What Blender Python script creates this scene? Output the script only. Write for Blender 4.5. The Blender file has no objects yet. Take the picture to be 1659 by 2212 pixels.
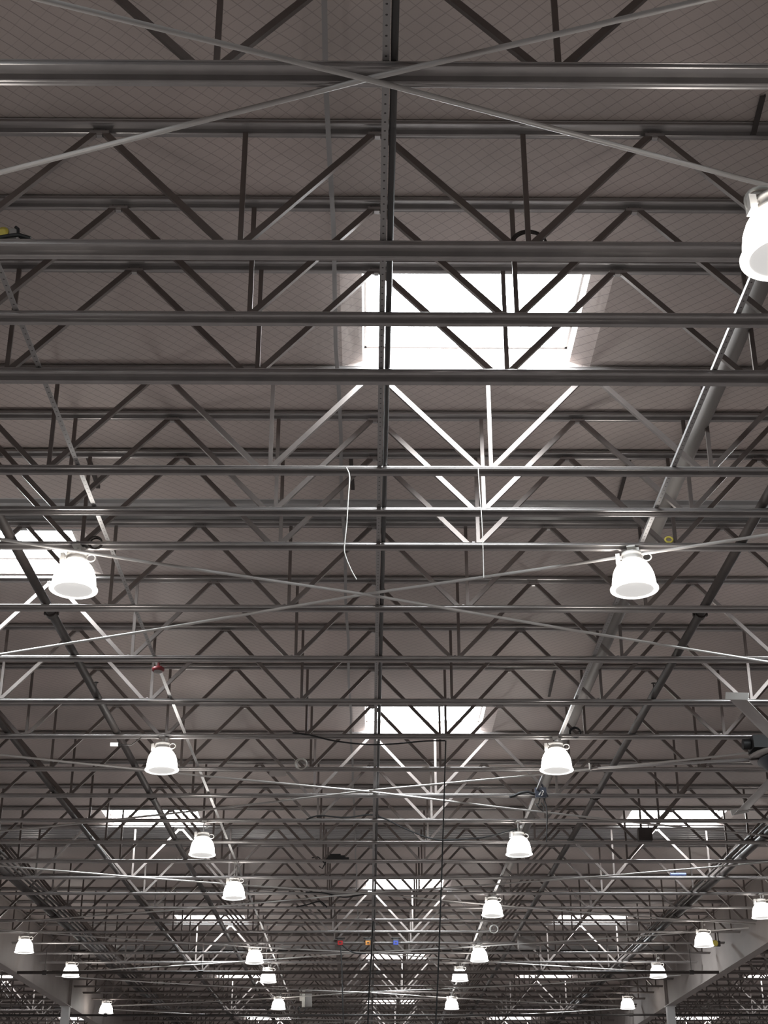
import bpy, bmesh, math, random
from mathutils import Vector, Matrix
random.seed(7)
C = bpy.context.scene.collection
SC = bpy.context.scene
PI = math.pi

# ------------------------------------------------------------------ camera, world, exposure
F_PX, PITCH, YAW, ROLL, EYE = 3139.403, 0.43804434, 0.01064015, -0.00185847, 1.6
cy_, sy_ = math.cos(YAW), math.sin(YAW)
cp_, sp_ = math.cos(PITCH), math.sin(PITCH)
cr_, sr_ = math.cos(ROLL), math.sin(ROLL)
Rv = Vector((cy_, -sy_, 0))
Fv = Vector((sy_ * cp_, cy_ * cp_, sp_))
Uv = Vector((-sy_ * sp_, -cy_ * sp_, cp_))
R2 = Rv * cr_ + Uv * sr_
U2 = Uv * cr_ - Rv * sr_
cam = bpy.data.cameras.new('camera')
cam.sensor_fit = 'VERTICAL'; cam.sensor_height = 24.0; cam.lens = F_PX / 2212 * 24.0
cam.clip_end = 400; cam.clip_start = 0.1
camo = bpy.data.objects.new('camera', cam); C.objects.link(camo)
M = Matrix((R2, U2, -Fv)).transposed().to_4x4(); M.translation = (0, 0, EYE)
camo.matrix_world = M
SC.camera = camo
SC.view_settings.view_transform = 'Standard'; SC.view_settings.look = 'None'
SC.view_settings.gamma = 1.0; SC.view_settings.use_curve_mapping = False
SC.view_settings.exposure = -0.28
SC.cycles.use_denoising = True
SC.cycles.max_bounces = 5; SC.cycles.diffuse_bounces = 3; SC.cycles.glossy_bounces = 2
SC.cycles.transmission_bounces = 2; SC.cycles.sample_clamp_indirect = 4.0
w = bpy.data.worlds.new('sky'); SC.world = w; w.use_nodes = True
w.node_tree.nodes['Background'].inputs[0].default_value = (0.6, 0.75, 1, 1)
w.node_tree.nodes['Background'].inputs[1].default_value = 1.0

SKYLIGHT_GLOW = 48.0
LAMP_GLOW = 16.0
FLOOR_ALBEDO = (0.205, 0.177, 0.166, 1)

# ------------------------------------------------------------------ measures of the hall (metres)
HB, HT = 7.28472652 + EYE, 8.49295158 + EYE     # top of bottom chords, underside of top chords
ROOF = HT + 0.10
BAY, XN = 2.45508826, -1.16969194                # panel length, X of a bottom node
GX = 11.72                                       # girder centre lines at +-GX
YK = {0: 8.09, 1: 10.24, 1.5: 11.32, 2: 12.35, 3: 14.42, 3.5: 15.49, 4: 16.5, 5: 18.62, 6: 20.7, 7: 22.79, 8: 24.8,
      9: 26.98, 10: 29.0, 11: 31.17, 12: 33.3, 13: 35.4, 14: 37.45, 15: 39.59, 16: 41.75, 17: 43.81, 18: 45.9,
      19: 48.09, 20: 50.27, 21: 52.42, 22: 54.7, 23: 56.75, 24: 58.9, 25: 60.85, 26: 62.9}
for k in range(27, 45): YK[k] = 62.9 + 2.1 * (k - 26)

def ray(px, py):
    a, b = px - 829.5, py - 1106.0
    return Fv + R2 * (a / F_PX) - U2 * (b / F_PX)
def atY(px, py, Y):
    r = ray(px, py); t = Y / r.y
    return Vector((r.x * t, Y, EYE + r.z * t))
def atZ(px, py, Z):
    r = ray(px, py); t = (Z - EYE) / r.z
    return Vector((r.x * t, r.y * t, Z))

# ------------------------------------------------------------------ materials
def mat(name, base, rough=0.5, metal=0.0, spec=0.5, emit=None, strength=0.0, noise=None, bump=None):
    m = bpy.data.materials.new(name); m.use_nodes = True
    nt = m.node_tree; b = nt.nodes['Principled BSDF']
    b.inputs['Base Color'].default_value = (*base[:3], 1)
    b.inputs['Roughness'].default_value = rough; b.inputs['Metallic'].default_value = metal
    b.inputs['Specular IOR Level'].default_value = spec
    if emit:
        b.inputs['Emission Color'].default_value = (*emit, 1); b.inputs['Emission Strength'].default_value = strength
    if noise:
        sc, amt = noise
        tc = nt.nodes.new('ShaderNodeTexCoord'); n = nt.nodes.new('ShaderNodeTexNoise')
        n.inputs['Scale'].default_value = sc; n.inputs['Detail'].default_value = 4
        nt.links.new(tc.outputs['Object'], n.inputs['Vector'])
        r = nt.nodes.new('ShaderNodeMapRange')
        r.inputs[1].default_value = 0.3; r.inputs[2].default_value = 0.7
        r.inputs[3].default_value = 1 - amt; r.inputs[4].default_value = 1 + amt
        nt.links.new(n.outputs['Fac'], r.inputs[0])
        mx = nt.nodes.new('ShaderNodeVectorMath'); mx.operation = 'SCALE'
        mx.inputs[0].default_value = base[:3]
        nt.links.new(r.outputs[0], mx.inputs['Scale'])
        nt.links.new(mx.outputs[0], b.inputs['Base Color'])
        if bump:
            bp = nt.nodes.new('ShaderNodeBump'); bp.inputs['Strength'].default_value = bump
            bp.inputs['Distance'].default_value = 0.02
            nt.links.new(n.outputs['Fac'], bp.inputs['Height']); nt.links.new(bp.outputs[0], b.inputs['Normal'])
    return m

def roof_material():
    """white-faced insulation behind a diamond safety net"""
    m = bpy.data.materials.new('insulation_facing'); m.use_nodes = True
    nt = m.node_tree; N = nt.nodes; L = nt.links; b = N['Principled BSDF']
    b.inputs['Roughness'].default_value = 0.55; b.inputs['Specular IOR Level'].default_value = 0.35
    geo = N.new('ShaderNodeNewGeometry'); sep = N.new('ShaderNodeSeparateXYZ'); L.new(geo.outputs['Position'], sep.inputs[0])
    # slow wander of the net
    nz = N.new('ShaderNodeTexNoise'); nz.inputs['Scale'].default_value = 0.9; L.new(geo.outputs['Position'], nz.inputs['Vector'])
    wob = N.new('ShaderNodeMath'); wob.operation = 'MULTIPLY'; wob.inputs[1].default_value = 0.22; L.new(nz.outputs['Fac'], wob.inputs[0])
    def mth(op, a, bb):
        n = N.new('ShaderNodeMath'); n.operation = op
        for i, v in enumerate((a, bb)):
            if v is None: continue
            if isinstance(v, (int, float)): n.inputs[i].default_value = v
            else: L.new(v, n.inputs[i])
        return n.outputs[0]
    lines = []
    for op in ('ADD', 'SUBTRACT'):
        s = mth(op, sep.outputs[0], sep.outputs[1])
        s = mth('ADD', s, wob.outputs[0])
        s = mth('MULTIPLY', s, 1 / 0.16)
        s = mth('FRACT', s, None)
        s = mth('SUBTRACT', s, 0.5); s = mth('ABSOLUTE', s, None)
        lines.append(mth('GREATER_THAN', s, 0.462))
    sl = N.new('ShaderNodeMapRange'); sl.inputs[1].default_value = -2.5; sl.inputs[2].default_value = 2.5
    sl.inputs[3].default_value = 0.25; sl.inputs[4].default_value = 0.75; L.new(sep.outputs[0], sl.inputs[0])
    net = mth('MAXIMUM', mth('MULTIPLY', lines[0], sl.outputs[0]), mth('MULTIPLY', lines[1], mth('SUBTRACT', 1.0, sl.outputs[0])))
    big = N.new('ShaderNodeTexNoise'); big.inputs['Scale'].default_value = 0.55; big.inputs['Detail'].default_value = 3
    L.new(geo.outputs['Position'], big.inputs['Vector'])
    cr = N.new('ShaderNodeValToRGB')
    cr.color_ramp.elements[0].position = 0.3; cr.color_ramp.elements[0].color = (0.44, 0.385, 0.36, 1)
    cr.color_ramp.elements[1].position = 0.72; cr.color_ramp.elements[1].color = (0.56, 0.475, 0.445, 1)
    L.new(big.outputs['Fac'], cr.inputs[0])
    mx = N.new('ShaderNodeMix'); mx.data_type = 'RGBA'
    L.new(net, mx.inputs['Factor']); L.new(cr.outputs[0], mx.inputs['A']); mx.inputs['B'].default_value = (0.23, 0.19, 0.18, 1)
    L.new(mx.outputs['Result'], b.inputs['Base Color'])
    wr = N.new('ShaderNodeTexNoise'); wr.inputs['Scale'].default_value = 3.5; wr.inputs['Detail'].default_value = 3
    mp = N.new('ShaderNodeMapping'); mp.inputs['Scale'].default_value = (1.0, 0.25, 1); L.new(geo.outputs['Position'], mp.inputs[0])
    L.new(mp.outputs[0], wr.inputs['Vector'])
    bp = N.new('ShaderNodeBump'); bp.inputs['Strength'].default_value = 0.35; bp.inputs['Distance'].default_value = 0.05
    L.new(wr.outputs['Fac'], bp.inputs['Height']); L.new(bp.outputs[0], b.inputs['Normal'])
    return m

def strut_material():
    """galvanised strip punched with a row of round holes every 50 mm"""
    m = mat('punched_steel', (0.40, 0.40, 0.41), 0.4, 0.35)
    nt = m.node_tree; N = nt.nodes; L = nt.links; b = N['Principled BSDF']
    tc = N.new('ShaderNodeTexCoord'); sp = N.new('ShaderNodeSeparateXYZ'); L.new(tc.outputs['Object'], sp.inputs[0])
    def mth(op, a, bb=None):
        n = N.new('ShaderNodeMath'); n.operation = op
        for i, v in enumerate((a, bb)):
            if v is None: continue
            if isinstance(v, (int, float)): n.inputs[i].default_value = v
            else: L.new(v, n.inputs[i])
        return n.outputs[0]
    fy = mth('FRACT', mth('MULTIPLY', sp.outputs[1], 1 / 0.10))
    fy = mth('MULTIPLY', mth('SUBTRACT', fy, 0.5), 0.10)
    d2 = mth('ADD', mth('MULTIPLY', fy, fy), mth('MULTIPLY', sp.outputs[0], sp.outputs[0]))
    hole = mth('LESS_THAN', d2, 0.009 ** 2)
    mx = N.new('ShaderNodeMix'); mx.data_type = 'RGBA'; L.new(hole, mx.inputs['Factor'])
    mx.inputs['A'].default_value = (0.30, 0.285, 0.28, 1); mx.inputs['B'].default_value = (0.05, 0.045, 0.045, 1)
    L.new(mx.outputs['Result'], b.inputs['Base Color'])
    return m

MT = {
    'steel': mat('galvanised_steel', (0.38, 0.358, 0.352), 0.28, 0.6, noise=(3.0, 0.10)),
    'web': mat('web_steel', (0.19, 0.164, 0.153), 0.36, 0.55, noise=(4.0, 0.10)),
    'roof': roof_material(),
    'deck': mat('ribbed_deck_steel', (0.42, 0.41, 0.41), 0.35, 0.5),
    'punched': strut_material(),
    'dark': mat('black_painted_steel', (0.035, 0.031, 0.03), 0.5),
    'brownpipe': mat('dark_iron_pipe', (0.040, 0.031, 0.028), 0.6, noise=(6, 0.2)),
    'lightpipe': mat('pale_painted_pipe', (0.21, 0.19, 0.18), 0.6),
    'rod': mat('pale_flat_rod', (0.50, 0.475, 0.46), 0.45, 0.15),
    'girder': mat('girder_paint', (0.27, 0.235, 0.22), 0.6, noise=(1.2, 0.08)),
    'column': mat('column_paint', (0.62, 0.61, 0.61), 0.55),
    'wall': mat('wall_panel_paint', (0.55, 0.52, 0.50), 0.7, noise=(0.4, 0.05)),
    'floor': mat('sealed_concrete', FLOOR_ALBEDO, 0.65, noise=(0.25, 0.12)),
    'curb': mat('white_curb', (0.8, 0.8, 0.8), 0.5),
    'pane': mat('skylight_diffuser', (0.85, 0.9, 0.92), 0.5, emit=(0.90, 0.97, 1.0), strength=SKYLIGHT_GLOW),
    'shade': mat('prismatic_acrylic', (0.9, 0.9, 0.88), 0.3, emit=(1.0, 0.965, 0.91), strength=LAMP_GLOW),
    'rim': mat('acrylic_rim', (0.9, 0.9, 0.88), 0.3, emit=(1.0, 0.97, 0.92), strength=3.0),
    'lens': mat('lamp_lens', (0.35, 0.35, 0.35), 0.4, emit=(1.0, 0.97, 0.94), strength=0.68),
    'housing': mat('white_lamp_housing', (0.72, 0.69, 0.66), 0.45),
    'white': mat('white_plastic', (0.75, 0.74, 0.72), 0.5),
    'cream': mat('cream_panel', (0.62, 0.60, 0.55), 0.5),
    'grey': mat('grey_enamel', (0.33, 0.31, 0.30), 0.55),
    'black': mat('black_rubber', (0.012, 0.012, 0.013), 0.55),
    'whitecable': mat('white_cable', (0.55, 0.53, 0.50), 0.55),
    'blade': mat('fan_blade_aluminium', (0.42, 0.39, 0.38), 0.45, 0.3),
    'yellow': mat('yellow_plastic', (0.62, 0.52, 0.10), 0.5),
    'red': mat('dark_red_enamel', (0.16, 0.014, 0.018), 0.4),
    'redlens': mat('red_lens', (0.45, 0.02, 0.02), 0.35),
    'amberlens': mat('amber_lens', (0.75, 0.30, 0.05), 0.35),
    'bluelens': mat('blue_lens', (0.02, 0.06, 0.45), 0.35),
    'bluewrap': mat('blue_wrap', (0.045, 0.06, 0.13), 0.7),
    'clear': mat('clear_plate', (0.42, 0.39, 0.375), 0.25),
    'bluebox': mat('slate_device_case', (0.045, 0.05, 0.07), 0.45),
    'lit': mat('lit_white_lamp', (0.9, 0.9, 0.9), 0.4, emit=(1, 0.98, 0.95), strength=2.5),
}

# ------------------------------------------------------------------ mesh helpers
class MB:
    def __init__(s): s.v = []; s.f = []; s.sm = []
    def add(s, vs, fs, smooth=False):
        o = len(s.v); s.v += [tuple(p) for p in vs]
        for f in fs: s.f.append([i + o for i in f]); s.sm.append(smooth)
    def box(s, x0, x1, y0, y1, z0, z1):
        vs = [(x, y, z) for x in (x0, x1) for y in (y0, y1) for z in (z0, z1)]
        s.add(vs, [(0, 1, 3, 2), (4, 6, 7, 5), (0, 4, 5, 1), (2, 3, 7, 6), (0, 2, 6, 4), (1, 5, 7, 3)])
    def cbox(s, c, d):
        s.box(c[0] - d[0] / 2, c[0] + d[0] / 2, c[1] - d[1] / 2, c[1] + d[1] / 2, c[2] - d[2] / 2, c[2] + d[2] / 2)
    def bar(s, a, b, w, h, up=(0, 0, 1)):
        a, b = Vector(a), Vector(b); d = (b - a).normalized(); up = Vector(up)
        r = d.cross(up)
        if r.length < 1e-4: r = d.cross(Vector((0, 1, 0)))
        r.normalize(); u = r.cross(d).normalized()
        vs = []
        for p in (a, b):
            for i, j in ((-1, -1), (1, -1), (1, 1), (-1, 1)): vs.append(p + r * (w / 2 * i) + u * (h / 2 * j))
        s.add(vs, [(0, 3, 2, 1), (4, 5, 6, 7), (0, 1, 5, 4), (1, 2, 6, 5), (2, 3, 7, 6), (3, 0, 4, 7)])
    def extrude(s, prof, x0, x1):
        """closed profile of (y, z) run along X"""
        n = len(prof); vs = [(x0, y, z) for y, z in prof] + [(x1, y, z) for y, z in prof]
        fs = [(i, (i + 1) % n, (i + 1) % n + n, i + n) for i in range(n)]
        s.add(vs, fs + [tuple(range(n))[::-1], tuple(range(n, 2 * n))])
    def tube(s, pts, r, n=8, closed=False):
        pts = [Vector(p) for p in pts]; m = len(pts); vs = []; u = None
        for i, p in enumerate(pts):
            a = pts[(i - 1) % m] if (i > 0 or closed) else p
            b = pts[(i + 1) % m] if (i < m - 1 or closed) else p
            d = (b - a).normalized()
            if u is None:
                u = d.cross(Vector((0, 0, 1)))
                if u.length < 1e-3: u = d.cross(Vector((0, 1, 0)))
            u = (u - d * u.dot(d)).normalized(); q = d.cross(u)
            for k in range(n): t = 2 * PI * k / n; vs.append(p + (u * math.cos(t) + q * math.sin(t)) * r)
        fs = []
        for i in range(m if closed else m - 1):
            for k in range(n):
                j = (i + 1) % m; fs.append((i * n + k, i * n + (k + 1) % n, j * n + (k + 1) % n, j * n + k))
        s.add(vs, fs, True)
        if not closed: s.add(vs[:n], [tuple(range(n))[::-1]]); s.add(vs[-n:], [tuple(range(n))])
    def lathe(s, prof, c=(0, 0, 0), n=32, smooth=True, flute=0.0, caps=True):
        vs = []
        for r, z in prof:
            for k in range(n):
                t = 2 * PI * k / n; rr = r * (1 - flute * (k % 2))
                vs.append((c[0] + rr * math.cos(t), c[1] + rr * math.sin(t), c[2] + z))
        fs = [(i * n + k, i * n + (k + 1) % n, (i + 1) * n + (k + 1) % n, (i + 1) * n + k) for i in range(len(prof) - 1) for k in range(n)]
        s.add(vs, fs, smooth)
        if caps:
            s.add(vs[:n], [tuple(range(n))[::-1]]); s.add(vs[-n:], [tuple(range(n))])
    def mesh(s, name, material):
        me = bpy.data.meshes.new(name); me.from_pydata(s.v, [], s.f)
        me.polygons.foreach_set('use_smooth', s.sm); me.materials.append(MT[material] if isinstance(material, str) else material)
        bm = bmesh.new(); bm.from_mesh(me); bmesh.ops.recalc_face_normals(bm, faces=bm.faces); bm.to_mesh(me); bm.free()
        return me
    def build(s, name, material, parent=None, loc=None):
        return link(name, s.mesh(name, material), parent, loc)
def link(name, me, parent=None, loc=None):
    o = bpy.data.objects.new(name, me); C.objects.link(o)
    if parent: o.parent = parent
    if loc is not None: o.location = loc
    return o
def tag(o, label=None, cat=None, group=None, kind=None):
    if label: o['label'] = label
    if cat: o['category'] = cat
    if group: o['group'] = group
    if kind: o['kind'] = kind
    return o
def empty(name, loc, label=None, cat=None, group=None):
    o = bpy.data.objects.new(name, None); C.objects.link(o); o.location = loc; o.empty_display_size = 0.2
    return tag(o, label, cat, group)
def struct(name, mb, m): return tag(mb.build(name, m), kind='structure')
ORD = ['zeroth', 'first', 'second', 'third', 'fourth', 'fifth', 'sixth', 'seventh', 'eighth', 'ninth', 'tenth', 'eleventh', 'twelfth',
       'thirteenth', 'fourteenth', 'fifteenth', 'sixteenth', 'seventeenth', 'eighteenth', 'nineteenth', 'twentieth', 'twenty-first',
       'twenty-second', 'twenty-third', 'twenty-fourth', 'twenty-fifth', 'twenty-sixth', 'twenty-seventh', 'twenty-eighth', 'twenty-ninth', 'thirtieth']

# ------------------------------------------------------------------ room shell
XW, YA, YB = 35.6, -22.0, 101.8
b = MB(); b.box(-XW, XW, YA, YB, -0.2, 0); struct('floor', b, 'floor')
for nm, x0, x1, y0, y1 in (('wall_left', -XW - 0.2, -XW, YA, YB), ('wall_right', XW, XW + 0.2, YA, YB),
                           ('wall_back', -XW, XW, YA - 0.2, YA), ('wall_front', -XW, XW, YB, YB + 0.2)):
    b = MB(); b.box(x0, x1, y0, y1, 0, ROOF + 0.5); struct(nm, b, 'wall')

# skylights: rows that alternate between the middle of a bay and its two sides
MID, SIDE = 1.10, (-5.5, 7.78)
SL = []                                          # (xc, y0, y1)
for y0, y1 in ((12.53, 14.40), (27.30, 29.10), (43.95, 46.0), (58.98, 60.9), (75.0, 77.0), (91.0, 93.0)):
    for bx in (-23.44, 0, 23.44): SL.append((bx + MID, y0, y1))
for y0, y1 in ((3.0, 5.0), (18.95, 20.6), (35.65, 37.35), (50.4, 52.25), (66.0, 67.3), (82.5, 84.5)):
    for bx in (-23.44, 0, 23.44):
        for sx in SIDE: SL.append((bx + sx, y0, y1))
HW = 1.42
DECK = ((17.93, 18.88), (37.5, 39.1), (57.6, 58.9), (77.6, 78.9))
holes = [(x - HW, x + HW, y0, y1) for x, y0, y1 in SL] + [(-XW, XW, y0, y1) for y0, y1 in DECK]
ys = sorted({YA, YB} | {h[2] for h in holes} | {h[3] for h in holes})
b = MB()
for ya, yb in zip(ys, ys[1:]):
    hs = sorted([h for h in holes if h[2] < (ya + yb) / 2 < h[3]]); x = -XW
    for h in hs + [(XW, XW, 0, 0)]:
        if h[0] > x + 1e-4: b.add([(x, ya, ROOF), (h[0], ya, ROOF), (h[0], yb, ROOF), (x, yb, ROOF)], [(0, 3, 2, 1)])
        x = max(x, h[1])
struct('ceiling', b, 'roof')
b = MB(); b.box(-XW, XW, YA, YB, ROOF + 0.42, ROOF + 0.5); struct('trim_1', b, 'grey')
for i, (y0, y1) in enumerate(DECK):              # bare ribbed deck where the facing stops
    b = MB(); p = []; y = y0 - 0.1; pitch = 0.21
    while y < y1 + 0.1:
        p += [(y, 0.09), (y + 0.06, 0.09), (y + 0.085, 0.02), (y + 0.175, 0.02), (y + 0.20, 0.09)]; y += pitch
    p2 = [(a, z + 0.01) for a, z in p[::-1]]
    b.extrude([(a, ROOF + z) for a, z in p + p2], -XW, XW); struct('trim_%d' % (i + 2), b, 'deck')

def add_skylight(x, y0, y1, label, group=None):
    yc, hl = (y0 + y1) / 2, (y1 - y0) / 2
    t = empty('skylight', (x, yc, ROOF), label, 'skylight', group)
    h, fl = 0.24, 0.25
    b = MB()                                     # netted facing: a gentle apron at each side, then a steep well up to the pane
    r0 = [(-HW, -hl), (HW, -hl), (HW, hl), (-HW, hl)]; xi = HW - 0.23
    r1 = [(-xi, -hl), (xi, -hl), (xi, hl), (-xi, hl)]; r2 = [(-HW + fl, -hl + 0.01), (HW - fl, -hl + 0.01), (HW - fl, hl - 0.01), (-HW + fl, hl - 0.01)]
    vs = [(a, c, 0) for a, c in r0] + [(a, c, 0.07) for a, c in r1] + [(a, c, h) for a, c in r2]
    b.add(vs, [(i + o, (i + 1) % 4 + o, (i + 1) % 4 + 4 + o, i + 4 + o) for o in (0, 4) for i in range(4)]); b.build('well_lining', 'roof', t)
    b = MB()
    for s in (-1, 1):
        b.box(-HW + fl - 0.05, HW - fl + 0.05, s * (hl - 0.02) - 0.025, s * (hl - 0.02) + 0.025, h, h + 0.06)
        b.box(s * (HW - fl) - 0.025, s * (HW - fl) + 0.025, -hl, hl, h, h + 0.06)
    b.build('frame', 'curb', t)
    b = MB()                                     # slightly domed diffuser
    n = 6; vs = []; fs = []
    for i in range(n + 1):
        for j in range(n + 1):
            u, v = i / n * 2 - 1, j / n * 2 - 1
            vs.append((u * (HW - fl), v * (hl - 0.02), h + 0.03 + 0.10 * (1 - u * u) * (1 - v * v)))
    fs = [(i * (n + 1) + j, i * (n + 1) + j + 1, (i + 1) * (n + 1) + j + 1, (i + 1) * (n + 1) + j) for i in range(n) for j in range(n)]
    b.add(vs, fs, True); b.build('diffuser_pane', 'pane', t)
    return t
SLAB = {(0, 12.53): 'large glaring skylight right of centre in the upper half, crossed by two lower chords',
        (0, 27.30): 'bright skylight on the centre line below the middle lamps, second of the centre row',
        (0, 43.95): 'small skylight on the centre line, third down the centre row of skylights',
        (0, 58.98): 'thin skylight on the centre line below the three coloured signal boxes',
        (0, 75.0): 'slimmest skylight on the centre line, at the very bottom of the photo',
        (-1, 18.95): 'glaring skylight cut by the left edge, behind a hanging lamp',
        (-1, 35.65): 'left skylight above the third lamp of the left lamp row',
        (-1, 50.4): 'left skylight low in the photo, above the lamp at the left strut',
        (-1, 66.0): 'thin left skylight behind a pair of lamps near the bottom edge',
        (1, 35.65): 'right skylight beside the ceiling fan blade and the dark square box',
        (1, 50.4): 'right skylight low in the photo, below the grey pipes',
        (1, 66.0): 'thin right skylight near the bottom edge, left of the right girder'}
for x, y0, y1 in SL:
    bay = round(x / 23.44 - (0.02 if abs(x) < 12 else 0)); lx = x - 23.44 * (0 if abs(x) < 11 else (1 if x > 0 else -1))
    s = 0 if abs(lx - MID) < 0.1 else (-1 if lx < 0 else 1)
    if abs(x) < 11 and (s, y0) in SLAB: add_skylight(x, y0, y1, SLAB[(s, y0)], 'skylights of the middle bay')
    elif y0 > 45: add_skylight(x, y0, y1, 'distant skylight beyond the steel girder at the bottom of the photo' if abs(x) > 11 else 'skylight in the far depth of the hall', 'far skylights')
    else: add_skylight(x, y0, y1, 'skylight of the same roof outside the picture', 'skylights outside the picture')

# ------------------------------------------------------------------ girders and columns
def girder(sx, label):
    t = empty('steel_girder', (sx * GX, 0, 8.15), label, 'girder')
    b = MB(); z0, z1 = 0.0, ROOF - 0.07 - 8.15
    b.box(-0.16, 0.16, YA + 0.05, YB - 0.05, z0, z0 + 0.03); b.build('bottom_flange', 'girder', t)
    b = MB(); b.box(-0.16, 0.16, YA + 0.05, YB - 0.05, z1 - 0.03, z1); b.build('top_flange', 'girder', t)
    b = MB(); b.box(-0.09, 0.09, YA + 0.05, YB - 0.05, z0 + 0.03, z1 - 0.03); b.build('web_plate', 'girder', t)
    for y in (38.2, 59.2, 80.2):
        for d in (-0.14, 0.14):
            b = MB()
            b.box(-0.15, 0.15, y + d - 0.01, y + d + 0.01, z0 + 0.03, z1 - 0.03); b.build('stiffener', 'girder', t)
for sx, nm in ((-1, 'left'), (1, 'right')):
    girder(sx, 'broad painted steel girder running away along the lower %s side' % nm)
    for y in (38.2, 59.2, 80.2):
        t = empty('steel_column', (sx * GX, y, 0),
                  'pale steel column standing under the %s girder at the bottom of the photo' % nm if y == 59.2 else 'pale steel column under the %s girder, %s than the one in view' % (nm, 'nearer' if y < 59 else 'farther'), 'column')
        b = MB(); b.box(-0.15, 0.15, -0.15, 0.15, 0.03, 8.12); b.build('shaft', 'column', t)
        b = MB(); b.box(-0.25, 0.25, -0.25, 0.25, 0, 0.03); b.build('base_plate', 'column', t)
        b = MB(); b.box(-0.2, 0.2, -0.2, 0.2, 8.12, 8.15); b.build('cap_plate', 'column', t)

# ------------------------------------------------------------------ trusses
HAT = [(-.070, .004), (-.082, .003), (-.090, -.004), (-.092, -.012), (-.083, -.017), (-.083, -.033), (-.092, -.037), (-.090, -.044), (-.084, -.047), (-.062, -.047), (-.056, -.020), (.026, -.020),
       (.032, -.060), (.038, -.066), (.046, -.069), (.056, -.063), (.070, -.063), (.080, -.069), (.087, -.064), (.088, -.004), (.078, .003)]
def prof(s, z): return [(y * s, z + q * s) for y, q in HAT]
XL, XR = -11.42, 11.44
TH = HT - HB
def chord_mesh(kind, s):
    b = MB()
    if kind == 'bottom':
        b.extrude(prof(s, 0), XL, XR)
        for j in range(-4, 6):                   # gusset clips and bolts on the chord's back
            x = XN + j * BAY
            if XL < x < XR: b.box(x - 0.085, x + 0.085, -0.03, 0.03, 0, 0.018); b.cbox((x, -0.0, 0.026), (0.03, 0.03, 0.016))
    else:
        b.extrude(prof(s, TH + 0.090 * s), XL - 0.12, XR + 0.12)
        for j in range(-5, 6):
            x = XN + (j + .5) * BAY
            if XL < x < XR: b.cbox((x, 0, TH - 0.012), (0.17, 0.07, 0.022)); b.cbox((x, 0, TH - 0.032), (0.05, 0.05, 0.02))
    return b.mesh(kind + '_chord', 'steel')
def web_mesh(dx, dz, t, d=0.045):
    b = MB(); L = math.hypot(dx, dz)
    b.bar((0, 0, 0), (dx, 0, dz), t, d, up=(0, 1, 0))
    return b.mesh('web_member', 'web')
G0, G1 = 0.065, 0.035
MESH = {}
for hv, s in (('heavy', 1.12), ('medium', 0.9), ('light', 0.82)):
    MESH['bottom', hv] = chord_mesh('bottom', s); MESH['top', hv] = chord_mesh('top', min(s, 1.0))
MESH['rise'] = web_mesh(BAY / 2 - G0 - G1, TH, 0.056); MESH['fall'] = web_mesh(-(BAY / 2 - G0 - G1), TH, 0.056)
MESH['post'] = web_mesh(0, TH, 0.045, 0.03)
def members():
    for j in range(-4, 6):
        x = XN + j * BAY
        if not XL + 0.1 < x < XR - 0.1: continue
        yield 'post', x + 0.06
        if x + BAY / 2 < XR + 0.3: yield 'rise', x + G0
        if x - BAY / 2 > XL - 0.3: yield 'fall', x - G0
def far_mesh():
    b = MB(); b.extrude(prof(0.85, 0), XL, XR); b.extrude(prof(0.85, TH + 0.075), XL - 0.12, XR + 0.12)
    for kd, x in members():
        dx = {'post': 0, 'rise': BAY / 2 - G0 - G1, 'fall': -(BAY / 2 - G0 - G1)}[kd]
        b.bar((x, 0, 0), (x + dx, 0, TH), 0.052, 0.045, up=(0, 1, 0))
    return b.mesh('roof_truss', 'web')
FAR = far_mesh()
EXTRA = {1.5: 'mid-spaced steel roof truss whose lower chord crosses the middle of the large skylight',
         2: 'steel roof truss whose lower chord passes just under the large skylight',
         3: 'steel roof truss with webs lit white, right below the large central skylight',
         0: 'nearest steel roof truss, its lower chord crossing the top of the photo behind crossed rods',
         1: 'steel roof truss just above the large skylight, coil of dark conduit standing on its chord'}
for n, k in enumerate(sorted(YK)):
    y = YK[k]
    if n >= 24:                                  # far off: one mesh each
        o = link('roof_truss', FAR, None, (0, y, HB))
        tag(o, ('%s steel roof truss counting lower chords down from the top of the photo' % ORD[n + 1]) if n < 28 else 'far grey roof truss in the crowded lattice at the bottom of the photo', 'roof truss', 'roof trusses across the middle bay')
    else:
        lab = EXTRA.get(k) or '%s steel roof truss counting lower chords down from the top of the photo' % ORD[n + 1]
        t = empty('roof_truss', (0, y, HB), lab, 'roof truss', 'roof trusses across the middle bay')
        hv = 'heavy' if k in (0, 1, 2) else ('medium' if k == 1.5 else 'light')
        link('bottom_chord', MESH['bottom', hv], t); link('top_chord', MESH['top', hv], t)
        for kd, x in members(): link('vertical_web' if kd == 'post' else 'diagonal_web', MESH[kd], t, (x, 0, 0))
    if k >= 17:
        for sx, nm in ((-1, 'left'), (1, 'right')):
            o = link('roof_truss', FAR, None, (sx * 23.44, y, HB))
            tag(o, 'grey roof truss of the neighbouring bay seen under the %s girder' % nm, 'roof truss', 'roof trusses beyond the %s girder' % nm)

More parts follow.
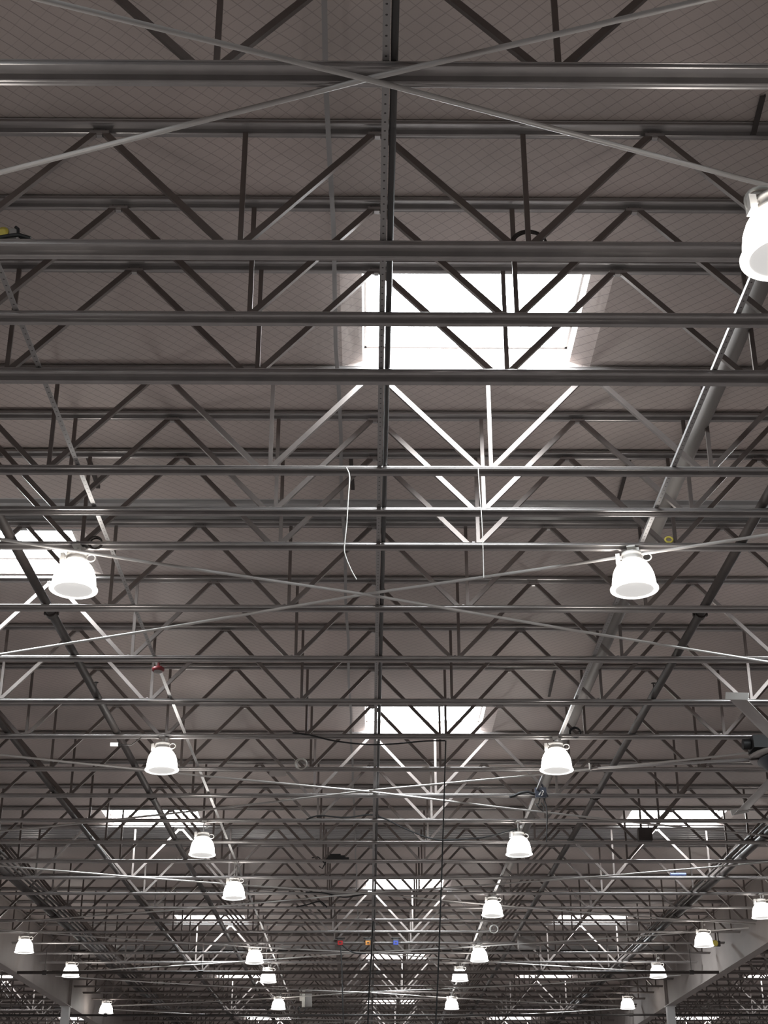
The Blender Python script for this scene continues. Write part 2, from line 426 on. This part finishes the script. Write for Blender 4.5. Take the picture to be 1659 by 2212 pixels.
# ------------------------------------------------------------------ struts, straps, pipes along the hall
def long_angle(x, y0, y1, z, label, name='punched_strut'):
    b = MB(); L = (y1 - y0) / 2
    b.box(-0.026, 0.026, -L, L, -0.002, 0.002); b.box(-0.026, -0.022, -L, L, 0.002, 0.04)
    return tag(b.build(name, 'punched', None, (x, (y0 + y1) / 2, z)), label, 'strut')
def long_pipe(x, y0, y1, z, r, m, label, name='pipe', clamps=0, heads=()):
    t = empty(name, (x, y0, z), label, 'pipe')
    b = MB(); b.tube([(0, 0, 0), (0, y1 - y0, 0)], r, 12); b.build('pipe_run', m, t)
    y = 2.6
    while clamps and y < y1 - y0:
        b = MB(); b.tube([(0, y - 0.06, 0), (0, y + 0.06, 0)], r * 1.35, 12); b.cbox((r * 1.3, y, 0), (r * 0.7, 0.05, r)); b.cbox((-r * 1.3, y, 0), (r * 0.7, 0.05, r)); b.build('coupling', m, t)
        y += clamps
    for hy in heads:
        b = MB(); b.tube([(0, hy - y0, r), (0, hy - y0, r + 0.11)], 0.012, 8); b.lathe([(0.035, r + 0.11), (0.04, r + 0.118), (0.012, r + 0.125)], (0, hy - y0, 0), 12); b.build('sprinkler_head', m, t)
    return t
ZS = HB + 0.006
long_angle(0.105, -2, 90, ZS, 'pale punched steel strut running up the centre line of the photo')
b = MB(); b.tube([(0, 0, 0), (0, 92, 0)], 0.027, 12)
tag(b.build('conduit', 'dark', None, (0.165, -2, HB + 0.03)), 'black conduit right beside the punched strut on the centre line', 'conduit')
long_angle(-3.23, -2, 90, ZS, 'punched steel strut of the left lamp row, slanting down from the left edge')
long_angle(3.37, -2, 90, ZS, 'punched steel strut of the right lamp row, lit white beside the large skylight')
b = MB()
pts = [(-0.37 + 0.012 * math.sin(i * 1.7), -1 + i * 1.05, HT - 0.015 - 0.06 * abs(math.sin(i * PI / 2 * 0.95))) for i in range(68)]
for p, q in zip(pts, pts[1:]): b.bar(p, q, 0.045, 0.004)
tag(b.build('metal_strap', 'punched'), 'thin sagging metal strap under the roof, left of the centre strut', 'strap')
long_pipe(3.74, 4, 90, HB + 0.60, 0.095, 'lightpipe', 'thick pale pipe slanting down the right side beside the lit strut', 'drain_pipe')
long_pipe(-4.45, 6, 92, HB + 0.07, 0.062, 'brownpipe', 'dark sprinkler pipe slanting down behind the lamp at the left edge', 'sprinkler_pipe', 10.45, (22.65, 33.0))
long_pipe(4.64, 6, 92, HB + 0.07, 0.062, 'brownpipe', 'dark sprinkler pipe slanting down the right side under the right lamps', 'sprinkler_pipe', 10.45, (22.65, 33.0))
long_pipe(-6.37, 6, 92, HB + 0.07, 0.05, 'brownpipe', 'slim dark pipe slanting in from the left edge below the left lamp row', 'sprinkler_pipe', 0)
long_pipe(-9.25, 20, 92, HB + 0.09, 0.08, 'brownpipe', 'thick dark pipe at the far left above the left girder', 'sprinkler_pipe', 10.45)
long_pipe(9.05, 20, 92, HB + 0.09, 0.08, 'brownpipe', 'thick dark pipe at the far right above the right girder', 'sprinkler_pipe', 10.45)
for i, dx in enumerate((0.24, 0.40, 0.54)):
    for sx, nm in ((-1, 'left'), (1, 'right'))[:1 if i == 2 else 2]:
        x = -9.25 + dx if sx < 0 else 9.05 - dx
        b = MB(); b.tube([(0, 0, 0), (0, 72, 0)], 0.03, 8)
        tag(b.build('conduit', 'brownpipe', None, (x, 20, HB + 0.035)), 'thin dark conduit of the bundle beside the thick %s pipe, %s from it' % (nm, ('next', 'second', 'third')[i]), 'conduit', 'conduits beside the thick %s pipe' % nm)
for y, z, r, x0, x1, lab in ((49.55, 8.14, 0.05, -11.5, 11.5, 'dark cross pipe hung below the trusses from girder to girder'),
                             (61.7, 8.09, 0.042, -34, 34, 'black cross pipe spanning the whole bottom edge of the photo')):
    t = empty('cross_pipe', (0, y, z), lab, 'pipe')
    b = MB(); b.tube([(x0, 0, 0), (x1, 0, 0)], r, 10); b.build('pipe_run', 'brownpipe' if r > 0.045 else 'dark', t)
    for x in (-10.6, -5.5, 0.3, 5.6, 10.6):
        b = MB(); b.tube([(x - 0.07, 0, 0), (x + 0.07, 0, 0)], r * 1.5, 10); b.build('coupling', 'dark', t)
        b = MB(); b.bar((x, 0, r), (x, 0, HB - z), 0.014, 0.014, up=(0, 1, 0)); b.build('hanger_rod', 'dark', t)

# crossed rods bracing the lower chords, one pair per five trusses
XC = ((8.05, 'at the top of the photo'), (17.87, 'between the middle pair of lamps'), (28.27, 'below the second centre skylight'),
      (39.05, 'above the third centre skylight'), (49.5, 'by the three coloured signal boxes'), (60.0, 'at the bottom edge'), (70.4, 'in the far depth'))
for i, (yc, where) in enumerate(XC):
    sl = 0.36 if i == 0 else 0.425
    for s, nm in ((1, 'falling to the right'), (-1, 'falling to the left')):
        b = MB(); z = HB - 0.105 - (0.022 if s > 0 else 0)
        pts = [(x, yc + s * sl * x, z - 0.05 * (1 - ((abs(x) - 5.7) / 5.7) ** 2)) for x in (-11.4, -8.5, -5.7, -2.85, 0, 2.85, 5.7, 8.5, 11.4)]
        b.tube(pts, 0.021, 8)
        tag(b.build('brace_rod', 'rod'), 'pale brace rod %s, crossed pair %s' % (nm, where), 'rod', 'crossed brace rods')

# ------------------------------------------------------------------ high bay lamps
def lamp_meshes():
    d = {}
    b = MB(); b.lathe([(0.264, -0.475), (0.260, -0.42), (0.255, -0.37), (0.242, -0.29), (0.222, -0.23), (0.190, -0.175), (0.150, -0.135), (0.118, -0.112)], n=48, flute=0.03, caps=False); d['refractor_shade'] = b.mesh('refractor_shade', 'shade')
    b = MB(); b.lathe([(0.225, -0.482), (0.262, -0.488), (0.284, -0.477), (0.284, -0.462), (0.268, -0.450), (0.258, -0.46)], n=40, caps=False); d['rim'] = b.mesh('rim', 'rim')
    b = MB(); b.lathe([(0.0005, -0.435), (0.12, -0.445), (0.228, -0.480)], n=40, caps=False); d['lens'] = b.mesh('lens', 'lens')
    b = MB(); b.lathe([(0.125, -0.112), (0.125, -0.085), (0.112, -0.08), (0.112, -0.045), (0.125, -0.04), (0.125, -0.012), (0.09, 0.0), (0.03, 0.004)], n=28); d['ballast_housing'] = b.mesh('ballast_housing', 'housing')
    b = MB(); b.cbox((-0.165, 0, -0.07), (0.05, 0.09, 0.12)); b.cbox((-0.135, 0, -0.05), (0.03, 0.04, 0.03)); d['junction_box'] = b.mesh('junction_box', 'housing')
    b = MB(); b.tube([(0.12 + 0.055 * (1 - math.cos(a)), 0, -0.075 + 0.045 * math.sin(a)) for a in [i * 2 * PI / 14 for i in range(14)]], 0.009, 6, True); d['cable_loop'] = b.mesh('cable_loop', 'housing')
    return d
LM = lamp_meshes()
LAMPS = [(2.69, 7.87, 'bright bell lamp cut by the right edge in the upper half'),
         (-3.55, 16.21, 'bright bell lamp in front of the skylight cut by the left edge'),
         (3.18, 16.17, 'bright bell lamp under a crossed rod on the right, second down the right row'),
         (-3.56, 24.42, 'bright bell lamp, second down the left lamp row, beside the dark pipe'),
         (3.22, 24.40, 'bright bell lamp above the black device and cables on the right'),
         (-3.57, 31.30, 'bright bell lamp just below the left skylight'),
         (3.21, 31.25, 'bright bell lamp directly below the black device and hanging cable loops'),
         (3.24, 38.82, 'bright bell lamp right of the third centre skylight'),
         (-3.32, 36.30, 'small bell lamp partly crossed by a cable coil, left of the third centre skylight'),
         (10.37, 39.10, 'bell lamp at the right edge above the right girder'),
         (-10.35, 45.20, 'bell lamp at the left edge in front of the left girder'),
         (-3.60, 47.40, 'bell lamp on the left row level with the coloured signal boxes'),
         (3.45, 47.00, 'bell lamp left of the grey square box, right row'),
         (9.85, 44.00, 'bell lamp cut across by a chord beside the right girder'),
         (-9.95, 50.60, 'squat bell lamp above the dark cross pipe by the left girder'),
         (-3.45, 52.00, 'bell lamp half hidden behind a chord, below the left row signal level'),
         (3.11, 51.70, 'bell lamp cut across by a chord on the right row near the bottom'),
         (9.73, 50.80, 'squat bell lamp above the dark cross pipe by the right girder'),
         (-10.55, 61.50, 'bell lamp near the bottom right of the left column'),
         (-3.55, 60.10, 'bell lamp at the bottom beside the pale speaker cabinet'),
         (3.27, 60.10, 'bell lamp at the bottom right of the black cord'),
         (10.20, 60.00, 'bell lamp at the bottom left of the right column')]
for x, y, nm in ((-3.55, 9.25, 'left'), (-10.4, 9.25, 'far left'), (-10.4, 16.2, 'far left'), (-10.4, 24.4, 'far left'), (10.3, 9.25, 'far right'), (10.3, 16.2, 'far right'), (10.3, 24.4, 'far right')):
    LAMPS.append((x, y, 'bell lamp of the %s row hanging just outside the picture' % nm))
for x, y, lab in LAMPS:
    drop = lab.startswith('bright bell lamp cut')
    z = HB - 0.25; best = None                   # each hangs below a chord: slide to the chord nearest overhead
    for yk in YK.values():
        if abs(yk - y) < 1.6:
            zz = EYE + (z - EYE) * yk / y
            if zz < HB - 0.085 and (best is None or zz > best[2]): best = (x * yk / y, yk, zz)
    if drop: best = (x, y, EYE + 6.01)        # the nearest one hangs on a longer drop
    p = best
    t = empty('high_bay_lamp', p, lab, 'lamp', 'lamps outside the picture' if 'outside' in lab else 'bell shaped high bay lamps')
    b = MB(); top = HB - 0.05 - p[2]
    if drop: b.tube([(0, 0, 0), (0.05, 0, 0.08), (3.37 - x, 0, top + 0.045)], 0.010, 8)   # slanting drop from the strut
    else: b.tube([(0, 0, 0.0), (0, 0, top * 0.6), (0.012, 0, top)], 0.012, 8); b.cbox((0.07, 0.0, top * 0.5), (0.04, 0.05, 0.06)); b.cbox((0, 0, top + 0.0), (0.10, 0.16, 0.02))
    b.build('hook', 'housing', t)
    sc = 1.0 if drop else p[1] / y * 1.02; t.scale = (sc, sc, sc)
    t.rotation_euler = (random.uniform(-.03, .03), random.uniform(-.03, .03), random.uniform(-.3, .3))
    for nm, me in LM.items(): link(nm, me, t)

# ------------------------------------------------------------------ ceiling fan at the right
hub = Vector((7.25, 24.15, 8.30))
t = empty('ceiling_fan', hub, 'big ceiling fan with long flat blades cut by the right edge', 'ceiling fan')
b = MB(); b.lathe([(0.20, -0.30), (0.34, -0.28), (0.62, -0.05), (0.62, -0.02)], n=28); b.build('lower_housing', 'bluebox', t)
b = MB(); b.lathe([(0.74, 0.0), (0.76, 0.02), (0.76, 0.05), (0.70, 0.06)], n=32); b.build('hub_plate', 'blade', t)
b = MB(); b.cbox((-0.35, 0, 0.24), (0.75, 0.42, 0.22)); b.cbox((0.2, 0, 0.22), (0.4, 0.3, 0.2)); b.tube([(-0.74, 0, 0.24), (-0.86, 0, 0.24)], 0.09, 12); b.build('motor', 'black', t)
b = MB(); b.tube([(0, 0, 0.06), (0, 0, HB - 8.30 + 0.1)], 0.05, 10); b.bar((-0.5, 0, HB - 8.30 - 0.09), (0.5, 0, HB - 8.30 - 0.09), 0.08, 0.05); b.build('down_rod', 'dark', t)
for a, bl_len in ((-118, 3.66), (167, 3.45), (90, 4.0), (22, 3.66), (-48, 3.66)):
    a = math.radians(a); d = Vector((math.cos(a), math.sin(a), 0)); q = Vector((-d.y, d.x, 0))
    bl = MB(); pts = []
    for s in range(2):
        c = d * (0.6 if s == 0 else bl_len) + Vector((0, 0, 0.02))
        for i in range(9):
            u = i / 8 - .5
            pts.append(c + q * (u * 0.30) + Vector((0, 0, -u * 0.10 + 0.028 * math.cos(u * PI))))
        for i in range(8, -1, -1):
            u = i / 8 - .5
            pts.append(c + q * (u * 0.30) + Vector((0, 0, -u * 0.10 + 0.028 * math.cos(u * PI) - 0.012)))
    bl.add(pts, [(i, (i + 1) % 18, (i + 1) % 18 + 18, i + 18) for i in range(18)] + [tuple(range(18))[::-1], tuple(range(18, 36))], True)
    ob = bl.build('fan_blade', 'blade', t)
    b = MB(); c = d * (bl_len + 0.02)
    b.bar(c - q * 0.17 + Vector((0, 0, 0.08)), c + q * 0.17 + Vector((0, 0, 0.02)), 0.02, 0.11); b.build('winglet', 'white', ob)

# ------------------------------------------------------------------ things fixed to the trusses
def ring(c, r, rt, axis='y', n=20, sq=1.0):
    c = Vector(c); out = []
    for i in range(n):
        a = 2 * PI * i / n; u, v = r * math.cos(a), r * sq * math.sin(a)
        out.append(c + (Vector((u, 0, v)) if axis == 'y' else Vector((u, v * 0.9, v * 0.3))))
    return out
def cable(pts, r, m, label, name='cable', n=6):
    P = [Vector(p) for p in pts]; out = []
    for i in range(len(P) - 1):                  # Catmull-Rom
        p0, p1, p2, p3 = P[max(i - 1, 0)], P[i], P[i + 1], P[min(i + 2, len(P) - 1)]
        for k in range(n):
            t = k / n
            out.append(0.5 * ((2 * p1) + (p2 - p0) * t + (2 * p0 - 5 * p1 + 4 * p2 - p3) * t * t + (3 * p1 - p0 - 3 * p2 + p3) * t ** 3))
    out.append(P[-1]); b = MB(); b.tube(out, r, 8)
    return tag(b.build(name, m), label, 'cable')
def cpx(pix, Y, *a, **k): return cable([atY(x, y, Y) for x, y in pix], *a, **k)

# coil of dark conduit on the second chord
c = atY(1143, 522, 10.26)
b = MB()
for i in range(3): b.tube(ring(c + Vector((0.006 * i, 0.03 + 0.012 * i, 0.0)), 0.152 - 0.004 * i, 0, n=32, sq=0.9), 0.009, 8, True)
tag(b.build('conduit_coil', 'brownpipe'), 'dark ring of coiled conduit standing on the chord above the large skylight', 'coil')
# hoops beside lamps
for px, py, Y, r, m, lab in ((1652, 437, 7.87, 0.13, 'whitecable', 'pale flexible hoop above the lamp at the right edge'),
                             (205, 1172, 16.45, 0.085, 'brownpipe', 'dark loop of cable on the chord above the lamp by the left skylight'),
                             (1242, 1582, 24.75, 0.10, 'black', 'black loop of cable on the chord above the right lamp'),
                             (650, 1650, 26.85, 0.11, 'whitecable', 'pale looped cord hung on a chord left of centre'),
                             (510, 1915, 35.3, 0.10, 'grey', 'thin cable ring in front of the small lamp left of the third centre skylight'),
                             (1067, 2007, 45.7, 0.13, 'whitecable', 'pale cable ring on the chord above the lamp beside the grey box'),
                             (652, 2180, 62.85, 0.14, 'black', 'black cable ring hanging under the pale speaker cabinet')):
    c = atY(px, py, Y); b = MB()
    for i in range(2): b.tube(ring(c + Vector((0.01 * i, 0.03 * i, 0)), r * (1 - 0.12 * i), 0, n=24, sq=0.95), max(0.011, r * 0.09), 8, True)
    if c.z < HB - 0.15 and Y > 20: b.tube([c + Vector((0, 0, r)), (c.x + 0.02, c.y + 0.05, HB - 0.03)], 0.010, 6)
    tag(b.build('cable_loop_coil', m), lab, 'coil')
cpx([(748, 1010), (755, 1030), (752, 1080), (749, 1130), (744, 1180), (746, 1200), (758, 1230), (770, 1252)], 14.33, 0.007, 'whitecable', 'white cable dangling left of the centre strut across three chords')
cpx([(1033, 1012), (1036, 1060), (1040, 1110), (1043, 1170), (1045, 1248)], 14.33, 0.005, 'whitecable', 'thin white cable dangling below the brightly lit web members')
cpx([(632, 1583), (670, 1588), (720, 1600), (790, 1608), (850, 1607), (915, 1601), (962, 1600)], 24.73, 0.014, 'black', 'black cable sagging under the chord below the second centre skylight')
cpx([(662, 1770), (690, 1762), (745, 1766), (800, 1760), (830, 1768), (880, 1792), (940, 1813), (1010, 1812), (1060, 1806), (1118, 1790)], 31.1, 0.016, 'black', 'black cable sagging across the centre toward the right lamp row')
cpx([(660, 1927), (700, 1929), (740, 1938), (775, 1934), (800, 1930), (815, 1930)], 39.52, 0.018, 'black', 'black cable sagging left of the third centre skylight')
cpx([(640, 1959), (665, 1954), (690, 1947), (702, 1955), (706, 1960)], 41.6, 0.018, 'black', 'short black cable arched between two chords left of centre')
cpx([(963, 1600), (960, 1700), (957, 1800), (952, 1950), (946, 2110), (940, 2235)], 24.5, 0.012, 'black', 'black cord hanging right of centre down to the bottom edge', name='hanging_cord')
cpx([(806, 1990), (802, 2060), (797, 2150), (794, 2230)], 43.6, 0.022, 'black', 'black cord hanging beside the amber signal box', name='hanging_cord')
cpx([(735, 2042), (738, 2080), (740, 2150), (742, 2230)], 47.9, 0.018, 'black', 'thin black cord hanging below the red signal box', name='hanging_cord')
cpx([(738, 2040), (750, 2050), (765, 2058), (790, 2060)], 47.9, 0.022, 'black', 'short black cable drooping right from the red signal box')

# yellow marked plate with black strap on the chord at the left edge
p = atY(6, 522, 10.22)
t = empty('tag_plate', p, 'pale plate with a yellow mark and black strap on the chord at the left edge', 'plate')
b = MB(); b.box(-0.2, 0.115, -0.02, 0.02, 0.015, 0.125); b.build('plate', 'grey', t)
b = MB(); b.lathe([(0.045, 0.0), (0.05, 0.012), (0.02, 0.016)], n=20); o = b.build('yellow_mark', 'yellow', t, (0.0, -0.025, 0.075)); o.rotation_euler = (PI / 2, 0, 0)
b = MB(); b.tube([(0.10, -0.03, 0.13), (0.125, -0.03, 0.11), (0.13, -0.02, 0.05), (0.17, 0, 0.025), (0.26, 0, 0.012)], 0.014, 8); b.tube([(-0.02, -0.04, 0.012), (0.06, -0.04, 0.032), (0.14, -0.04, 0.042), (0.24, -0.03, 0.012)], 0.018, 8); b.build('strap', 'black', t)
# red alarm under the strut of the left lamp row
p = atY(342, 1444, 20.7)
t = empty('alarm_sounder', p, 'dark red round alarm under a chord at the left lamp row strut', 'alarm')
b = MB(); b.lathe([(0.04, -0.045), (0.09, -0.04), (0.095, 0.0), (0.07, 0.02)], n=20); b.tube([(0, 0, 0.0), (0, 0, 0.09)], 0.02, 8); b.build('red_body', 'red', t)
b = MB(); b.lathe([(0.03, -0.075), (0.06, -0.06), (0.065, -0.04)], n=20); b.build('grey_base', 'grey', t)
# small white flood light at left
p = atY(248, 1608, 24.5)
t = empty('flood_light', p, 'small white lit light on a dark arm beside the left sprinkler pipe', 'light')
b = MB(); b.tube([(-0.075, 0, 0), (0.06, 0, 0)], 0.032, 12); b.build('lit_tube', 'lit', t)
b = MB(); b.tube([(0.06, 0, 0), (0.09, 0, 0.0)], 0.036, 12); b.tube([(0.09, 0, 0), (0.26, 0.1, 0.01), (0.4, 0.28, HB - 0.055 - p.z)], 0.010, 6); b.build('arm', 'dark', t)
# clear plate
p = atY(600, 1671, 26.9)
b = MB(); pr = [(0.16 * (abs(math.cos(a)) ** 0.4) * (1 if math.cos(a) > 0 else -1), 0.055 * (abs(math.sin(a)) ** 0.4) * (1 if math.sin(a) > 0 else -1)) for a in [i * 2 * PI / 24 for i in range(24)]]
b.add([(x, -0.006, z) for x, z in pr] + [(x, 0.006, z) for x, z in pr], [(i, (i + 1) % 24, (i + 1) % 24 + 24, i + 24) for i in range(24)] + [tuple(range(24)), tuple(range(24, 48))])
tag(b.build('clear_plate', 'clear', None, p), 'translucent rounded plate on a chord just below the pale looped cord', 'plate')
# black device with pale mark on the strut
p = atY(1168, 1716, 28.7)
t = empty('control_device', p, 'black box device with pale mark and cable loops below a right row lamp', 'device')
b = MB(); b.cbox((0, 0, 0.03), (0.22, 0.10, 0.20)); b.bar((-0.10, -0.02, -0.05), (0.02, -0.02, 0.36), 0.05, 0.03); b.bar((0.14, 0.0, -0.05), (0.0, 0, 0.26), 0.03, 0.03); b.build('case', 'bluebox', t)
b = MB()
b.bar((-0.045, -0.056, -0.03), (0.005, -0.056, 0.045), 0.004, 0.022, up=(1, 0, 0.6))
for q0, q1 in (((0.0, -0.035), (0.035, -0.02)), ((0.035, -0.02), (0.025, 0.01)), ((0.025, 0.01), (0.05, 0.03)), ((0.05, 0.03), (0.05, 0.06)), ((0.05, 0.06), (0.02, 0.065))):
    b.bar((q0[0], -0.056, q0[1]), (q1[0], -0.056, q1[1]), 0.004, 0.018, up=(1, 0, 0.6))
b.build('pale_mark', 'white', t)
b = MB()
b.tube([(-0.02, 0, -0.08), (-0.06, -0.02, -0.2), (-0.12, -0.02, -0.19), (-0.05, -0.02, -0.28), (0.03, -0.02, -0.35), (0.06, -0.02, -0.28), (0.0, -0.02, -0.17)], 0.011, 8)
b.tube([(0.06, 0, -0.08), (0.10, -0.02, -0.25), (0.11, -0.02, -0.45), (0.09, -0.02, -0.65), (0.07, 0.0, -0.95)], 0.012, 8)
b.tube([(-0.10, 0, 0.0), (-0.25, 0, 0.05), (-0.40, 0, 0.03), (-0.55, 0.02, -0.03), (-0.62, 0, -0.05)], 0.028, 8); b.build('cables', 'black', t)
# boxes
def box_thing(px, py, Y, w, h, d, m, name, label, cat, hang=True):
    p = atY(px, py, Y); t = empty(name, p, label, cat)
    b = MB(); b.cbox((0, 0, 0), (w, d, h)); b.build('case', m, t)
    b = MB(); b.box(-w * 0.42, w * 0.42, -d / 2 - 0.008, -d / 2, -h * 0.42, h * 0.42); b.build('front_panel', m, t)
    if hang:
        b = MB()
        for s in (-1, 1): b.bar((s * w * 0.3, 0, h / 2), (s * w * 0.3, 0, max(h / 2 + 0.06, HB - 0.08 - p.z)), 0.02, 0.02, up=(0, 1, 0))
        b.build('bracket', 'dark', t)
    return t
box_thing(1393, 1803, 31.1, 0.29, 0.27, 0.18, 'brownpipe', 'speaker_box', 'dark square box hanging under the right skylight', 'box')
box_thing(1138, 2037, 47.6, 0.57, 0.38, 0.25, 'grey', 'equipment_box', 'pale grey square box hung under a chord right of the lamp row', 'box')
t = empty('speaker_cabinet', atY(660, 2157, 61.3), 'tall speaker cabinet with cream side beside a lamp at the bottom', 'speaker')
b = MB(); b.cbox((0.12, 0.1, 0), (0.26, 0.3, 0.62)); b.build('grey_case', 'grey', t)
b = MB(); b.cbox((-0.08, 0, 0.0), (0.12, 0.2, 0.66)); b.build('cream_side', 'cream', t)
b = MB(); b.cbox((-0.19, 0, -0.02), (0.10, 0.05, 0.16)); b.bar((-0.22, 0.0, -0.1), (-0.22, 0, HB + 0.05 - t.location.z), 0.03, 0.03, up=(0, 1, 0)); b.bar((-0.22, -0.7, HB + 0.04 - t.location.z), (-0.22, 1.7, HB + 0.04 - t.location.z), 0.03, 0.03); b.build('bracket', 'whitecable', t)
for px, m, nm in ((735, 'redlens', 'red'), (795, 'amberlens', 'amber'), (855, 'bluelens', 'blue')):
    t = empty('signal_box', atY(px, 2034, 47.9), '%s signal box on a far chord, of three in a row' % nm, 'signal box', 'row of three coloured signal boxes')
    b = MB(); b.cbox((0, 0, -0.04), (0.16, 0.12, 0.13)); b.build('lens', m, t)
    b = MB(); b.cbox((0, 0, 0.06), (0.17, 0.14, 0.07)); b.box(-0.15, 0.15, -0.1, 0.1, 0.095, 0.115); b.build('hood', 'dark', t)
    b = MB(); b.cbox((0, -0.062, -0.045), (0.07, 0.006, 0.04)); b.build('dark_mark', 'dark', t)
b = MB(); p = atY(1465, 1889, YK[14] - 0.02); b.tube([(-0.2, 0, 0), (0.2, 0, 0)], 0.04, 10)
tag(b.build('blue_wrap', 'bluewrap', None, p), 'short blue wrapping lying on a lit chord on the right', 'wrap')
# black gadget on a chord left of the third skylight
p = atY(727, 1853, YK[13])
t = empty('chord_gadget', p, 'black gadget lying on a chord left of the centre strut', 'device')
b = MB(); b.cbox((0, 0, 0.0), (0.40, 0.12, 0.10)); b.cbox((-0.03, 0, 0.06), (0.26, 0.10, 0.05)); b.cbox((0.24, 0, -0.02), (0.12, 0.1, 0.05)); b.build('body', 'black', t)
b = MB(); b.tube([(-0.2, 0, 0), (-0.32, 0, -0.08), (-0.26, 0, -0.16), (-0.36, 0, -0.05), (-0.45, 0, 0.02), (-0.6, 0, 0.0)], 0.015, 6); b.tube([(-0.26, 0, -0.1), (-0.34, 0, -0.26), (-0.42, 0, -0.2)], 0.015, 6); b.build('wires', 'black', t)
# yellow bits
b = MB(); b.tube(ring(atY(1445, 1166, 16.45), 0.045, 0, n=16, sq=0.8), 0.014, 8, True)
tag(b.build('yellow_ring', 'yellow'), 'small dull yellow ring on a chord above the right lamp', 'ring')
t = empty('emergency_light', atY(1544, 2038, 46.0), 'small yellow faced light at the right girder end of a chord', 'light')
b = MB(); b.lathe([(0.02, 0), (0.09, 0.01), (0.10, 0.05), (0.08, 0.09)], n=16); o = b.build('yellow_face', 'yellow', t); o.rotation_euler = (PI / 2, 0, 0)
b = MB(); b.cbox((0.08, 0.06, 0), (0.2, 0.1, 0.16)); b.bar((0.1, -0.08, 0.05), (0.1, -0.08, HB - 0.04 - t.location.z), 0.03, 0.03, up=(0, 1, 0)); b.cbox((0.1, -0.03, 0.05), (0.04, 0.14, 0.04)); b.build('case', 'dark', t)

# short punched hangers between deck and chords
for (x0, y0, x1, y1, Y0, Y1) in ((1648, 208, 1627, 292, 9.6, 10.2), (757, 978, 762, 1058, 16.45, 17.7), (1362, 985, 1335, 1082, 16.45, 17.8),
                                  (188, 985, 212, 1055, 16.4, 17.6), (1200, 1442, 1186, 1505, 24.75, 26.4)):
    p, q = atZ(x0, y0, ROOF - 0.03), atZ(x1, y1, ROOF - 0.10)
    b = MB(); b.bar(p, q, 0.05, 0.005); b.bar(p + Vector((0.023, 0, 0.02)), q + Vector((0.023, 0, 0.02)), 0.005, 0.04)
    tag(b.build('punched_hanger', 'brownpipe'), {1648: 'dark punched hanger under the roof at the upper right edge', 757: 'dark punched hanger just left of the centre strut',
        1362: 'dark punched hanger beside the lit strut on the right', 188: 'dark punched hanger beside the left lamp row strut', 1200: 'dark slanting hanger above a right row lamp'}[x0], 'hanger')
